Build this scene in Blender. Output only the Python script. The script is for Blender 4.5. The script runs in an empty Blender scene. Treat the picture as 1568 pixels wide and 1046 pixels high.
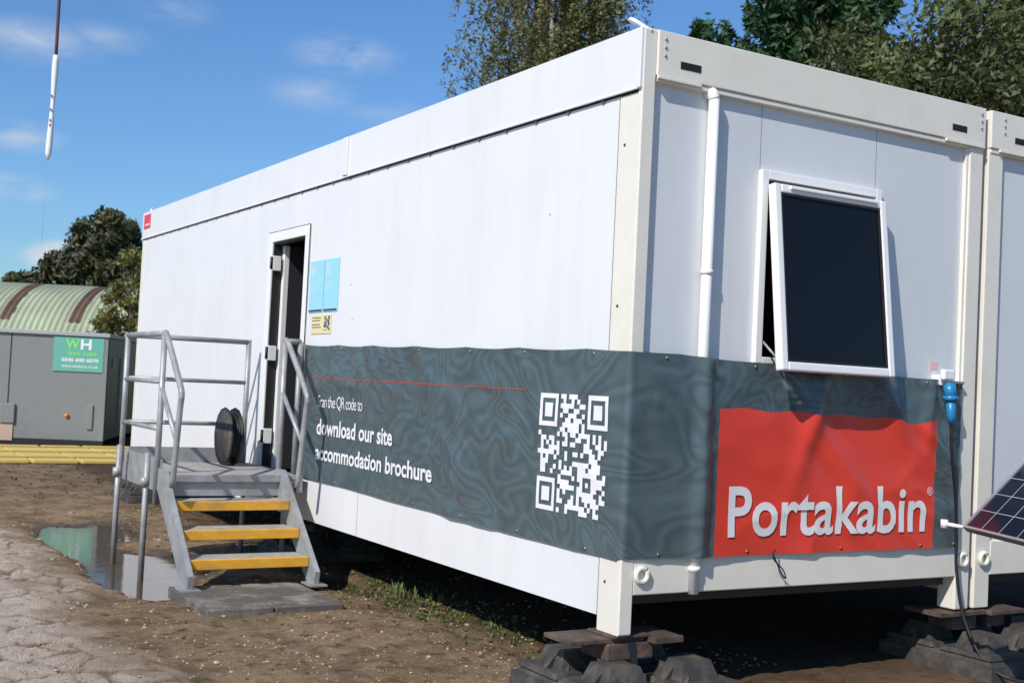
import bpy, bmesh, math, random
import numpy as np
from mathutils import Vector, Matrix
random.seed(7); RNG=np.random.default_rng(11)
COL=bpy.context.scene.collection

# ---------------------------------------------------------------- materials
def mat(name,col,rough=.5,metal=0,var=.0,vscale=3,bump=0,bscale=60,spec=.5,dirt=None,dirt_amt=0,dscale=2,translucent=0,island=0,stretch=(1,1,1),bdist=.01,bdistort=0,vdist=0,marble=0,dstretch=None):
    m=bpy.data.materials.new(name);m.use_nodes=True;nt=m.node_tree;b=nt.nodes['Principled BSDF'];N=nt.nodes;Lk=nt.links
    b.inputs['Base Color'].default_value=(*col,1);b.inputs['Roughness'].default_value=rough;b.inputs['Metallic'].default_value=metal
    b.inputs['Specular IOR Level'].default_value=spec
    tc=N.new('ShaderNodeTexCoord');mp=N.new('ShaderNodeMapping');mp.inputs['Scale'].default_value=stretch;Lk.new(tc.outputs['Object'],mp.inputs[0])
    out=None
    if var or island:
        hs=N.new('ShaderNodeHueSaturation');hs.inputs['Color'].default_value=(*col,1)
        if var:
            n=N.new('ShaderNodeTexNoise');n.inputs['Scale'].default_value=vscale;n.inputs['Detail'].default_value=5;n.inputs['Distortion'].default_value=vdist;Lk.new(mp.outputs[0],n.inputs['Vector'])
            r=N.new('ShaderNodeMapRange');r.inputs[1].default_value=.3;r.inputs[2].default_value=.7;r.inputs[3].default_value=1-var;r.inputs[4].default_value=1+var
            Lk.new(n.outputs['Fac'],r.inputs[0]);val=r.outputs[0]
            if marble:
                # printed contour pattern: sine of a smooth low-frequency field
                n4=N.new('ShaderNodeTexNoise');n4.inputs['Scale'].default_value=1.5;n4.inputs['Detail'].default_value=1.2;n4.inputs['Distortion'].default_value=.9;Lk.new(mp.outputs[0],n4.inputs['Vector'])
                k=N.new('ShaderNodeMath');k.operation='MULTIPLY';Lk.new(n4.outputs['Fac'],k.inputs[0]);k.inputs[1].default_value=95
                s_=N.new('ShaderNodeMath');s_.operation='SINE';Lk.new(k.outputs[0],s_.inputs[0])
                r5=N.new('ShaderNodeMapRange');r5.inputs[1].default_value=-1;r5.inputs[2].default_value=1;r5.inputs[3].default_value=1-marble*.5;r5.inputs[4].default_value=1+marble;Lk.new(s_.outputs[0],r5.inputs[0])
                q=N.new('ShaderNodeMath');q.operation='MULTIPLY';Lk.new(val,q.inputs[0]);Lk.new(r5.outputs[0],q.inputs[1]);val=q.outputs[0]
        if island:
            g=N.new('ShaderNodeNewGeometry');r2=N.new('ShaderNodeMapRange');r2.inputs[3].default_value=1-island;r2.inputs[4].default_value=1+island
            Lk.new(g.outputs['Random Per Island'],r2.inputs[0])
            if var:
                mm=N.new('ShaderNodeMath');mm.operation='MULTIPLY';Lk.new(val,mm.inputs[0]);Lk.new(r2.outputs[0],mm.inputs[1]);val=mm.outputs[0]
            else: val=r2.outputs[0]
            r3=N.new('ShaderNodeMapRange');r3.inputs[3].default_value=.48;r3.inputs[4].default_value=.515
            Lk.new(g.outputs['Random Per Island'],r3.inputs[0]);Lk.new(r3.outputs[0],hs.inputs['Hue'])
        Lk.new(val,hs.inputs['Value']);out=hs.outputs[0]
    if dirt:
        n=N.new('ShaderNodeTexNoise');n.inputs['Scale'].default_value=dscale;n.inputs['Detail'].default_value=8;n.inputs['Roughness'].default_value=.65
        if dstretch:
            mp2=N.new('ShaderNodeMapping');mp2.inputs['Scale'].default_value=dstretch;Lk.new(tc.outputs['Object'],mp2.inputs[0]);Lk.new(mp2.outputs[0],n.inputs['Vector'])
        else: Lk.new(mp.outputs[0],n.inputs['Vector'])
        r=N.new('ShaderNodeMapRange');r.inputs[1].default_value=.48;r.inputs[2].default_value=.75;r.inputs[3].default_value=0;r.inputs[4].default_value=dirt_amt
        Lk.new(n.outputs['Fac'],r.inputs[0]);mx=N.new('ShaderNodeMix');mx.data_type='RGBA';Lk.new(r.outputs[0],mx.inputs['Factor'])
        if out: Lk.new(out,mx.inputs['A'])
        else: mx.inputs['A'].default_value=(*col,1)
        mx.inputs['B'].default_value=(*dirt,1);out=mx.outputs['Result']
    if out: Lk.new(out,b.inputs['Base Color'])
    if bump:
        n=N.new('ShaderNodeTexNoise');n.inputs['Scale'].default_value=bscale;n.inputs['Detail'].default_value=4 if bscale>3.2 else 1.5;n.inputs['Distortion'].default_value=bdistort;Lk.new(mp.outputs[0],n.inputs['Vector'])
        bp=N.new('ShaderNodeBump');bp.inputs['Strength'].default_value=bump;bp.inputs['Distance'].default_value=bdist;Lk.new(n.outputs['Fac'],bp.inputs['Height']);Lk.new(bp.outputs[0],b.inputs['Normal'])
    if translucent:
        t=N.new('ShaderNodeBsdfTranslucent')
        if out: Lk.new(out,t.inputs[0])
        ms=N.new('ShaderNodeMixShader');ms.inputs[0].default_value=translucent;Lk.new(b.outputs[0],ms.inputs[1]);Lk.new(t.outputs[0],ms.inputs[2]);Lk.new(ms.outputs[0],N['Material Output'].inputs[0])
    return m
DIRT=(.28,.2,.13)
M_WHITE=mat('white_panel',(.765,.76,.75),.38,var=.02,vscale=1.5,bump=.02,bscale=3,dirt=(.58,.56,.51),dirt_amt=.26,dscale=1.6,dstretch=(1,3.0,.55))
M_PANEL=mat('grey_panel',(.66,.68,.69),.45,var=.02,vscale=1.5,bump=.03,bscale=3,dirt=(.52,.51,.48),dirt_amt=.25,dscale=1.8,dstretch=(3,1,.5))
M_CREAM=mat('cream_steel',(.78,.74,.64),.4,var=.03,vscale=4,dirt=(.5,.42,.3),dirt_amt=.18,dscale=5)
M_UPVC=mat('white_upvc',(.84,.83,.80),.3)
M_BLACK=mat('black_gasket',(.012,.012,.012),.6)
M_GAP=mat('shadow_gap_sealant',(.14,.14,.14),.7)
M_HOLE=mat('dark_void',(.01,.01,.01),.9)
M_GLASS=mat('tinted_glass',(.006,.006,.006),.05,spec=.3)
M_INT=mat('interior_lining',(.25,.25,.25),.8)
M_DOOR=mat('door_shade',(.035,.035,.04),.45)  # near-black colour puts the open doorway's shade into the leaf
M_FLOOR=mat('underfloor_steel',(.05,.042,.036),.8)
M_ROOF=mat('roof_sheet',(.5,.5,.5),.6)
M_BAN=mat('banner_vinyl',(.070,.100,.108),.28,var=.12,vscale=1.6,bump=.22,bscale=3,spec=.6,bdist=.03,bdistort=1.6,stretch=(1,1,1.5),vdist=2.2,marble=.22)
M_RED=mat('banner_red',(.72,.055,.032),.40,var=.05,vscale=3,bump=.12,bscale=3,bdist=.03,bdistort=.8)
M_BTXT=mat('banner_print_white',(.8,.79,.77),.45)
M_RDOT=mat('banner_print_red',(.75,.06,.04),.4)
M_BRASS=mat('brass_eyelet',(.5,.38,.16),.4,metal=1)
M_GALV=mat('galvanised_steel',(.36,.365,.365),.5,metal=.3,var=.2,vscale=9,dirt=(.25,.2,.15),dirt_amt=.5,dscale=8,bump=.08,bscale=40)
M_TREAD=mat('tread_mesh',(.38,.36,.33),.7,var=.2,vscale=20,dirt=DIRT,dirt_amt=.6,dscale=9,bump=.4,bscale=120)
M_YEL=mat('yellow_nosing',(.72,.36,.03),.55,var=.12,vscale=10,dirt=(.30,.20,.10),dirt_amt=.9,dscale=6)
M_RUBB=mat('recycled_plastic',(.045,.041,.038),.75,dirt=(.2,.16,.11),dirt_amt=.6,dscale=7,bump=.3,bscale=30)
M_PAD=mat('dusty_pad',(.10,.088,.075),.8,dirt=(.42,.36,.29),dirt_amt=1.0,dscale=3,bump=.4,bscale=50)
M_RUST=mat('rusty_plate',(.075,.05,.04),.8,var=.3,vscale=15,dirt=(.20,.13,.09),dirt_amt=.7,dscale=9,bump=.4,bscale=60)
M_CGREY=mat('container_grey',(.22,.23,.23),.5,var=.06,vscale=2,dirt=(.13,.12,.1),dirt_amt=.4,dscale=2)
M_CGREEN=mat('container_green',(.010,.038,.014),.5,var=.15)
M_SIGN=mat('green_sign',(.13,.42,.34),.5)
M_LOGO=mat('sign_logo_green',(.25,.7,.15),.5)
M_SWH=mat('sign_white',(.8,.8,.8),.5)
M_HUT=mat('corrugated_green',(.34,.38,.25),.8,var=.2,vscale=.6,dirt=(.38,.36,.26),dirt_amt=.8,dscale=.8)
M_HUTB=mat('rooflight_brown',(.12,.075,.045),.7,var=.2,vscale=2)
M_MAT=mat('yellow_mat',(.70,.50,.12),.7,var=.1,dirt=(.4,.3,.15),dirt_amt=.6,dscale=3)
M_BLUE=mat('poster_blue',(.33,.66,.76),.5)
M_PYEL=mat('poster_cream',(.78,.66,.36),.5)
M_NAVY=mat('print_dark',(.04,.08,.12),.5)
M_STICK=mat('sticker_red',(.75,.04,.06),.4)
M_PINK=mat('warning_label',(.8,.45,.42),.5)
M_PLUG=mat('plug_blue',(.02,.20,.42),.35)
M_CABLE=mat('cable_black',(.012,.012,.012),.5)
M_PV=mat('pv_cell',(.010,.014,.028),.12,spec=.5)
M_PVL=mat('pv_gridline',(.5,.5,.52),.4)
M_ALU=mat('aluminium',(.7,.7,.7),.4,metal=.7)
M_BARK=mat('bark',(.14,.11,.085),.9,var=.3,vscale=6,bump=.5,bscale=20)
M_BIRCHB=mat('birch_bark',(.30,.26,.21),.8,var=.4,vscale=5)
M_LOAK=mat('oak_leaves',(.090,.108,.030),.55,var=.5,vscale=.7,translucent=.22,island=.4)
M_LCON=mat('conifer_needles',(.032,.084,.025),.6,var=.4,vscale=.8,translucent=.12,island=.35)
M_LBIR=mat('birch_leaves',(.16,.16,.052),.55,var=.4,vscale=.9,translucent=.3,island=.4)
M_LFAR=mat('distant_leaves',(.080,.086,.032),.6,var=.5,vscale=.35,translucent=.15,island=.3)
M_LYEL=mat('yellowing_leaves',(.20,.19,.05),.6,var=.4,vscale=2,translucent=.25,island=.35)
M_WEED=mat('weed_leaves',(.13,.16,.045),.6,island=.4,translucent=.2)
M_STONE=mat('stones',(.33,.25,.17),.85,island=.45)
M_ROPE=mat('rope_dark',(.10,.04,.04),.8)

# ---------------------------------------------------------------- mesh helpers
def empty(name,parent=None,loc=(0,0,0)):
    o=bpy.data.objects.new(name,None);COL.objects.link(o);o.location=loc
    if parent:o.parent=parent
    return o
def obj(name,me,parent=None,m=None):
    o=bpy.data.objects.new(name,me);COL.objects.link(o)
    if parent:o.parent=parent
    if m:
        if isinstance(m,(list,tuple)):
            for k in m: me.materials.append(k)
        else: me.materials.append(m)
    return o
def pydata(name,v,f,parent=None,m=None,smooth=False):
    me=bpy.data.meshes.new(name);me.from_pydata([tuple(map(float,p)) for p in v],[],[tuple(map(int,q)) for q in f]);me.update()
    if smooth: me.polygons.foreach_set('use_smooth',[True]*len(me.polygons))
    return obj(name,me,parent,m)
def multibox(name,boxes,m,parent=None,bev=0):
    bm=bmesh.new()
    for (x0,x1,y0,y1,z0,z1) in boxes:
        r=bmesh.ops.create_cube(bm,size=1)
        for v in r['verts']:
            v.co=Vector((x0+(v.co.x+.5)*(x1-x0),y0+(v.co.y+.5)*(y1-y0),z0+(v.co.z+.5)*(z1-z0)))
    if bev: bmesh.ops.bevel(bm,geom=bm.edges[:],offset=bev,segments=2,profile=.5,affect='EDGES')
    me=bpy.data.meshes.new(name);bm.to_mesh(me);bm.free()
    return obj(name,me,parent,m)
def box(name,x0,x1,y0,y1,z0,z1,m,parent=None,bev=0):
    return multibox(name,[(x0,x1,y0,y1,z0,z1)],m,parent,bev)
def ring_tube(pts,rad,seg=10,cap=True):
    pts=[Vector(p) for p in pts];n=len(pts)
    if not hasattr(rad,'__len__'): rad=[rad]*n
    V=[];Fc=[];prev=None
    for i,p in enumerate(pts):
        if i==0:t=pts[1]-pts[0]
        elif i==n-1:t=pts[-1]-pts[-2]
        else:t=(pts[i+1]-pts[i]).normalized()+(pts[i]-pts[i-1]).normalized()
        t.normalize()
        if prev is None:
            a=t.orthogonal().normalized()
        else:
            a=(prev-t*prev.dot(t)).normalized()
        prev=a;b=t.cross(a)
        for k in range(seg):
            th=2*math.pi*k/seg;V.append(p+(a*math.cos(th)+b*math.sin(th))*rad[i])
    for i in range(n-1):
        for k in range(seg):
            Fc.append((i*seg+k,i*seg+(k+1)%seg,(i+1)*seg+(k+1)%seg,(i+1)*seg+k))
    if cap:
        Fc.append(tuple(range(seg-1,-1,-1)));Fc.append(tuple((n-1)*seg+k for k in range(seg)))
    return V,Fc
def tube(name,pts,r,m,parent=None,seg=12):
    v,f=ring_tube(pts,r,seg);return pydata(name,v,f,parent,m,smooth=True)
def tubes(name,lst,m,parent=None,seg=10,smooth=True):
    V=[];Fc=[]
    for pts,r in lst:
        v,f=ring_tube(pts,r,seg);o=len(V);V+=v;Fc+=[tuple(i+o for i in q) for q in f]
    return pydata(name,V,Fc,parent,m,smooth=smooth)
def smoothpath(pts,n=8):
    pts=[Vector(p) for p in pts];out=[]
    for i in range(len(pts)-1):
        p0=pts[max(i-1,0)];p1=pts[i];p2=pts[i+1];p3=pts[min(i+2,len(pts)-1)]
        for k in range(n):
            t=k/n;out.append(.5*((2*p1)+(-p0+p2)*t+(2*p0-5*p1+4*p2-p3)*t*t+(-p0+3*p1-3*p2+p3)*t**3))
    out.append(pts[-1]);return out

_T=RNG.random((256,256))
def vnoise(x,y):
    xi=np.floor(x).astype(int);yi=np.floor(y).astype(int);fx=x-xi;fy=y-yi
    fx=fx*fx*(3-2*fx);fy=fy*fy*(3-2*fy)
    g=lambda i,j:_T[(i)%256,(j)%256]
    return (g(xi,yi)*(1-fx)+g(xi+1,yi)*fx)*(1-fy)+(g(xi,yi+1)*(1-fx)+g(xi+1,yi+1)*fx)*fy
def fbm(x,y,o=4):
    x=np.asarray(x,float);y=np.asarray(y,float);s=0;a=.5;t=0
    for i in range(o):
        s=s+a*vnoise(x*2**i+17.3*i,y*2**i+5.1*i);t+=a;a*=.5
    return s/t

# ---------------------------------------------------------------- ground
def axis(a,b,step,lim,g=1.13):
    c=list(np.arange(a,b,step));s=step;x=c[0]
    lo=[]
    while x>-lim: s*=g;x-=s;lo.append(x)
    s=step;x=c[-1];hi=[]
    while x<lim: s*=g;x+=s;hi.append(x)
    return np.array(lo[::-1]+c+hi)
PUD=[(-1.20,5.9,.24,1.2,.085),(-1.18,4.0,.28,.85,.085),(-.8,6.6,.3,.7,.05),(-.85,4.6,.45,.7,.055),(.10,3.45,.18,.45,.055),(-2.3,9.5,.5,1,.02),(.5,6.2,.4,.8,.05)]
WATER=-.036
def cell(x,y,sc):
    X=x*sc;Y=y*sc;xi=np.floor(X).astype(int);yi=np.floor(Y).astype(int)
    f1=np.full(X.shape,9.);f2=np.full(X.shape,9.);idv=np.zeros(X.shape)
    for i in(-1,0,1):
        for j in(-1,0,1):
            cx=xi+i;cy=yi+j;px=cx+_T[cx%256,cy%256];py=cy+_T[(cy+71)%256,(cx+33)%256]
            d=np.hypot(X-px,Y-py);n=d<f1
            f2=np.where(n,f1,np.minimum(f2,d));idv=np.where(n,_T[(cx+9)%256,(cy+4)%256],idv);f1=np.where(n,d,f1)
    return f2-f1,idv
def ground_fn(x,y):
    x=np.asarray(x,float);y=np.asarray(y,float)
    edge=-1.60+.9*(fbm(x*1.1+3,y*.8,4)-.5)
    pale=np.clip((edge-x)/.40+.9*(fbm(x*7,y*7,3)-.5),0,1)*np.clip((9.5-y)/2,0,1)
    wx=x+.16*(fbm(x*4,y*4,3)-.5);wy=y+.16*(fbm(x*4+9,y*4+4,3)-.5)
    e,idv=cell(wx,wy*.75,4.6);e2,id2=cell(wx+5,wy,12)
    plate=np.clip(e/.16,0,1);plate=plate*plate*(3-2*plate)
    small=np.clip(e2/.35,0,1)
    far=np.clip(1-(np.hypot(x,y-3)-12)/10,0,1)
    h=.03*(fbm(x*.5,y*.5,3)-.45)+.026*(fbm(x*2.5,y*2.5,4)-.5)+.016*(fbm(x*12,y*12,3)-.5)+.010*(fbm(x*30,y*30,2)-.5)
    rut=np.exp(-((x+.75+.15*np.sin(y*.7))/.13)**2)+np.exp(-((x+1.45+.15*np.sin(y*.7))/.13)**2)
    h=h-.016*rut*np.clip((3.2-y)/1,0,1)
    on=np.clip((fbm(x*1.3+2,y*1.3)-.36)/.08,0,1)
    h=h+pale*(.016*plate*(.3+idv)*on+.008*small*(.4+id2)-.002)
    h=h*far
    p=0
    for cx,cy,sx,sy,a in PUD:
        p=p+a*np.exp(-(((x-cx)/sx)**2+((y-cy)/sy)**2)**1.5)
    return h-np.minimum(p,.075)*(1-.8*pale),pale,(plate*on+1-on)*.75+small*.25
gx=axis(-3.6,3.4,.020,600);gy=axis(.2,8.4,.025,700)
X,Y=np.meshgrid(gx,gy);H,PALE,PLATE=ground_fn(X,Y)
nx,ny=len(gx),len(gy)
V=np.stack([X.ravel(),Y.ravel(),H.ravel()],1)
ii=(np.arange(ny-1)[:,None]*nx+np.arange(nx-1)[None,:]).ravel()
Fq=np.stack([ii,ii+1,ii+nx+1,ii+nx],1)
me=bpy.data.meshes.new('ground');me.vertices.add(len(V));me.vertices.foreach_set('co',V.ravel())
me.loops.add(Fq.size);me.loops.foreach_set('vertex_index',Fq.ravel().astype(np.int32))
me.polygons.add(len(Fq));me.polygons.foreach_set('loop_start',(np.arange(len(Fq))*4).astype(np.int32));me.update(calc_edges=True);me.validate()
me.polygons.foreach_set('use_smooth',[True]*len(me.polygons))
for nm,arr in(('pale',PALE),('plate',PLATE)):
    at=me.attributes.new(nm,'FLOAT','POINT');at.data.foreach_set('value',arr.ravel().astype(np.float32))
G=bpy.data.materials.new('ground_dirt');G.use_nodes=True;nt=G.node_tree;N=nt.nodes;Lk=nt.links;b=N['Principled BSDF']
tc=N.new('ShaderNodeTexCoord')
def noise(sc,det=6,ro=.6):
    n=N.new('ShaderNodeTexNoise');n.inputs['Scale'].default_value=sc;n.inputs['Detail'].default_value=det;n.inputs['Roughness'].default_value=ro;Lk.new(tc.outputs['Object'],n.inputs['Vector']);return n.outputs['Fac']
def mr(src,a,b_,c=0,d=1):
    r=N.new('ShaderNodeMapRange');r.inputs[1].default_value=a;r.inputs[2].default_value=b_;r.inputs[3].default_value=c;r.inputs[4].default_value=d;Lk.new(src,r.inputs[0]);return r.outputs[0]
def mix(f,a,b_):
    m=N.new('ShaderNodeMix');m.data_type='RGBA'
    if isinstance(f,float): m.inputs['Factor'].default_value=f
    else: Lk.new(f,m.inputs['Factor'])
    for k,v in(('A',a),('B',b_)):
        if isinstance(v,tuple): m.inputs[k].default_value=(*v,1)
        else: Lk.new(v,m.inputs[k])
    return m.outputs['Result']
def mul(a,b_,op='MULTIPLY',clamp=True):
    m=N.new('ShaderNodeMath');m.operation=op;m.use_clamp=clamp
    for k,v in((0,a),(1,b_)):
        if isinstance(v,(int,float)): m.inputs[k].default_value=v
        else: Lk.new(v,m.inputs[k])
    return m.outputs[0]
pa=N.new('ShaderNodeAttribute');pa.attribute_name='pale';pl=N.new('ShaderNodeAttribute');pl.attribute_name='plate'
dirt=mix(mr(noise(1.7),.35,.65),(.29,.18,.095),(.43,.295,.175))
dirt=mix(mul(mr(noise(28,8),.50,.64),.8),dirt,(.50,.38,.25))
dirt=mix(mr(noise(9,6),.53,.66),dirt,(.15,.09,.042))
dirt=mix(mul(mr(noise(2.6,7),.48,.60),.65),dirt,(.18,.11,.055))
dirt=mix(mul(mr(noise(70,3),.60,.70),.6),dirt,(.10,.065,.035))
pal=mix(mr(noise(6),.35,.65),(.66,.53,.41),(.82,.70,.57))
pal=mix(mul(mr(noise(60,5),.52,.7),.7),pal,(.45,.34,.24))
crk=mr(pl.outputs['Fac'],.25,.85,1,0)
pal=mix(mul(crk,.95),pal,(.24,.165,.10))
pal=mix(mul(mr(noise(2.2,6),.52,.62),.55),pal,(.44,.32,.21))
col=mix(pa.outputs['Fac'],dirt,pal)
green=mul(mr(noise(.9,5),.56,.68),mr(noise(14,5),.45,.6))
inv=mul(1.0,pa.outputs['Fac'],'SUBTRACT')
col=mix(mul(mul(green,.45),inv),col,(.12,.13,.045))
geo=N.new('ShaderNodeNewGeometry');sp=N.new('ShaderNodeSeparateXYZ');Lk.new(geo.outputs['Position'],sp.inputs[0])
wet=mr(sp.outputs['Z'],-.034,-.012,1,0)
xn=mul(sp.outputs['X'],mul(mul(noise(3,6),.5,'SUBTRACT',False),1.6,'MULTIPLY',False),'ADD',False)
damp_shade=mul(mr(xn,-.05,.45),mr(sp.outputs['Y'],-1,.5));wet_shade=mul(wet,mul(damp_shade,.88),'MAXIMUM')  # damp mud by the cabin, plus under-cabin shade darkened into the colour
col=mix(mul(wet_shade,.88),col,(.055,.030,.013))
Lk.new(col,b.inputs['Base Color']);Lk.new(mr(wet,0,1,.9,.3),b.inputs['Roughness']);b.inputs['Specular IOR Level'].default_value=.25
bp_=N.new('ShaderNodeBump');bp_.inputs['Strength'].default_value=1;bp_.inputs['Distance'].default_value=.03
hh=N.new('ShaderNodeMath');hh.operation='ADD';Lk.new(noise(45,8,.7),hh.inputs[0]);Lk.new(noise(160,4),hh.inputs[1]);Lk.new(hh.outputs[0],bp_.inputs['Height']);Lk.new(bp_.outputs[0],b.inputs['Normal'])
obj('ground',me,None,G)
def sheet(name,x0,x1,y0,y1,z,m):
    return pydata(name,[(x0,y0,z),(x1,y0,z),(x1,y1,z),(x0,y1,z)],[(0,1,2,3)],None,m)
M_WATER=mat('muddy_water',(.10,.07,.04),.06,bump=.08,bscale=9,spec=.5)
sheet('puddle',-1.75,1.2,2.4,8.2,WATER,M_WATER)

# stones
t=(1+5**.5)/2
IV=np.array([(-1,t,0),(1,t,0),(-1,-t,0),(1,-t,0),(0,-1,t),(0,1,t),(0,-1,-t),(0,1,-t),(t,0,-1),(t,0,1),(-t,0,-1),(-t,0,1)])/1.9
IF=np.array([(0,11,5),(0,5,1),(0,1,7),(0,7,10),(0,10,11),(1,5,9),(5,11,4),(11,10,2),(10,7,6),(7,1,8),(3,9,4),(3,4,2),(3,2,6),(3,6,8),(3,8,9),(4,9,5),(2,4,11),(6,2,10),(8,6,7),(9,8,1)])
n=9000
sx=RNG.uniform(-3.2,1.4,n);sy=.4+RNG.random(n)**1.4*8
sz,spale,_=ground_fn(sx,sy)
clump=fbm(sx*2.2+50,sy*2.2,3)
keep=(sz>WATER-.01)&((RNG.random(n)<.3)|(clump>.54));sx,sy,sz=sx[keep],sy[keep],sz[keep];n=len(sx)
r=.004+.009*RNG.random(n)**3;r[RNG.random(n)<.015]*=2.2
vv=IV[None]*(r[:,None,None]*RNG.uniform(.6,1.3,(n,12,3)))
vv[:,:,2]*=.6
vv+=np.stack([sx,sy,sz+r*.15],1)[:,None,:]
ff=(IF[None]+(np.arange(n)*12)[:,None,None]).reshape(-1,3)
pydata('gravel',vv.reshape(-1,3),ff,None,M_STONE)

# weeds
wv=[];wf=[]
def tuft(x,y,nb,hgt,spread):
    z=float(ground_fn(x,y)[0])
    for _ in range(nb):
        a=random.uniform(0,6.28);r0=random.random()*spread*.4;bx=x+r0*math.cos(a);by=y+r0*math.sin(a)
        L=hgt*random.uniform(.4,1);out=random.uniform(.2,1)*spread;w=random.uniform(.002,.005)
        px,py=-math.sin(a)*w,math.cos(a)*w;o=len(wv)
        mx,my=bx+out*.4*math.cos(a),by+out*.4*math.sin(a);ex,ey=bx+out*math.cos(a),by+out*math.sin(a)
        wv.extend([(bx-px,by-py,z-.01),(bx+px,by+py,z-.01),(mx+px*1.3,my+py*1.3,z+L*.7),(mx-px*1.3,my-py*1.3,z+L*.7),(ex,ey,z+L)])
        wf.extend([(o,o+1,o+2,o+3),(o+3,o+2,o+4)])
for _ in range(260):
    u=random.random();x=random.gauss(.30,.15)-.1*u;y=1.1+2.3*u+random.gauss(0,.25);tuft(x,y,random.randint(4,11),random.uniform(.01,.04),random.uniform(.015,.05))
for _ in range(9): tuft(random.gauss(.26,.07),random.gauss(2.75,.15),9,.12,.04)
for _ in range(90): tuft(random.uniform(-1.5,.2),random.uniform(1,8),5,random.uniform(.008,.02),.02)
for _ in range(90): tuft(random.uniform(-1.2,.3),random.uniform(9,16),8,random.uniform(.02,.05),.06)
pydata('weeds',wv,wf,None,M_WEED)

# ---------------------------------------------------------------- cabin module
ZB,ZT=.39,3.17;W=2.44;LEN=9.2
def ringlug(name,c,axisv,r,rr,m,parent):
    c=Vector(c);ax=Vector(axisv).normalized();a=ax.orthogonal().normalized();b_=ax.cross(a)
    pts=[c+(a*math.cos(t_)+b_*math.sin(t_))*r for t_ in np.linspace(0,2*math.pi,17)]
    tube(name,pts,rr,m,parent,8)
def cabin(x0,full,nm='portable_cabin'):
    P=empty(nm)
    X=lambda v:x0+v
    if full:
        multibox('long_wall',[(0,.06,.17,4.14,ZB,2.868),(0,.06,4.97,LEN-.12,ZB,2.868),(0,.06,4.14,4.97,2.565,2.868),(0,.06,4.14,4.97,ZB,.66)],M_WHITE,P)
        multibox('door_frame',[(-.018,.07,4.10,4.19,.66,2.60),(-.018,.07,4.92,5.01,.66,2.60),(-.018,.07,4.19,4.92,2.52,2.60),(-.03,.075,4.19,4.92,.64,.675)],M_UPVC,P,.006)
        multibox('door_gasket',[(-.004,.06,4.192,4.205,.68,2.515),(-.004,.06,4.905,4.918,.68,2.515),(-.004,.06,4.205,4.905,2.505,2.517),(-.0185,-.012,4.095,4.0995,.66,2.604),(-.0185,-.012,4.0995,5.01,2.6005,2.604)],M_BLACK,P)
        D=empty('door_leaf',P,(.055,4.885,0));D.rotation_euler=(0,0,math.radians(4))
        def dl(n,a,b_,c,d,e,f,mm,bv=0):
            box(n,a,b_,c,d,e,f,mm,D,bv)
        dl('leaf_panel',.06,.70,-.02,.02,.69,2.50,M_DOOR)
        dl('leaf_stile',.02,.0595,-.024,.024,.69,2.50,M_UPVC)
        for z in(.95,1.62,2.35):
            multibox('hinge',[(-.02,.05,4.865,4.90,z-.06,z+.06)],M_UPVC,P,.004);tube('hinge_pin',[(-.03,4.875,z-.05),(-.03,4.875,z+.05)],.012,M_BLACK,P)
        multibox('side_fascia',[(-.018,.05,.0,3.498,2.882,ZT),(-.013,.05,3.506,LEN,2.882,ZT)],M_WHITE,P,.004)
        box('fascia_lip',-.023,-.012,.02,3.50,2.876,2.885,M_WHITE,P,.002);box('fascia_lip_b',-.018,-.008,3.51,LEN,2.876,2.885,M_WHITE,P,.002)
        box('fascia_gap',.001,.05,.0,LEN,2.8685,2.881,M_BLACK,P)
        multibox('fascia_clips',[(-.010,.0,y,y+.02,2.858,2.872) for y in np.arange(.3,9,.31)],M_GAP,P)
        multibox('seam_flap',[(-.032,-.0185,3.43,3.512,2.89,3.165)],M_WHITE,P,.004)
        box('wall_seam',-.0012,.01,2.995,2.998,ZB+.005,.70,M_GAP,P)
        multibox('panel_lines',[(-.0006,.01,y,y+.002,.70,2.86) for y in(1.37,2.56,6.2,7.4)],M_PANEL,P)
        box('corner_post_side',-.003,.07,.0,.17,.32,2.866,M_CREAM,P,.004)
        box('corner_post_far',-.003,.07,LEN-.12,LEN,.32,2.866,M_CREAM,P,.004)
        box('post_seam',-.001,.02,.172,.176,ZB,2.86,M_GAP,P)
        multibox('screw_heads',[(-.006,0,.11,.122,z,z+.012) for z in(2.62,1.85,.55)],M_BLACK,P)
        multibox('wall_fixings',[(-.003,0,y,y+.006,z,z+.006) for y,z in((.75,2.35),(3.3,2.1),(3.25,1.86))],M_BLACK,P)
    else:
        box('long_wall',X(0),X(.06),.1,LEN,ZB,2.95,M_WHITE,P)
        box('corner_post_side',X(0),X(.13),.0,.12,.32,2.95,M_CREAM,P,.006)
    pw=.072 if full else .13
    if full: box('corner_post_front',X(-.0),X(pw),-.004,.03,.325,ZT-.003,M_CREAM,P,.004)
    box('corner_post_right',X(2.325),X(W),-.004,.12,.32,2.96,M_CREAM,P,.008)
    box('post_return',X(2.305),X(2.324),.005,.028,.70,2.94,M_CREAM,P,.002)
    wy0,wy1=.028,.08
    if full:
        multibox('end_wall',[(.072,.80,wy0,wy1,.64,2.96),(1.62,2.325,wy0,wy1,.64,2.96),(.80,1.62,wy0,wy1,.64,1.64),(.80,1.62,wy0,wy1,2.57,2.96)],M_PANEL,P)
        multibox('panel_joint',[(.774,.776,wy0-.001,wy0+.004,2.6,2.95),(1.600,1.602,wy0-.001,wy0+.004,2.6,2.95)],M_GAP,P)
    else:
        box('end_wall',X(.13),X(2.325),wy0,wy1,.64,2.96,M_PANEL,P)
    xl=.074 if full else 0
    box('end_fascia',X(xl),X(W),-.014,.10,2.952,ZT,M_CREAM,P,.005)
    box('end_fascia_lip',X(xl+.01),X(W-.12),-.006,.05,2.925,2.95,M_CREAM,P,.003)
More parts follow.
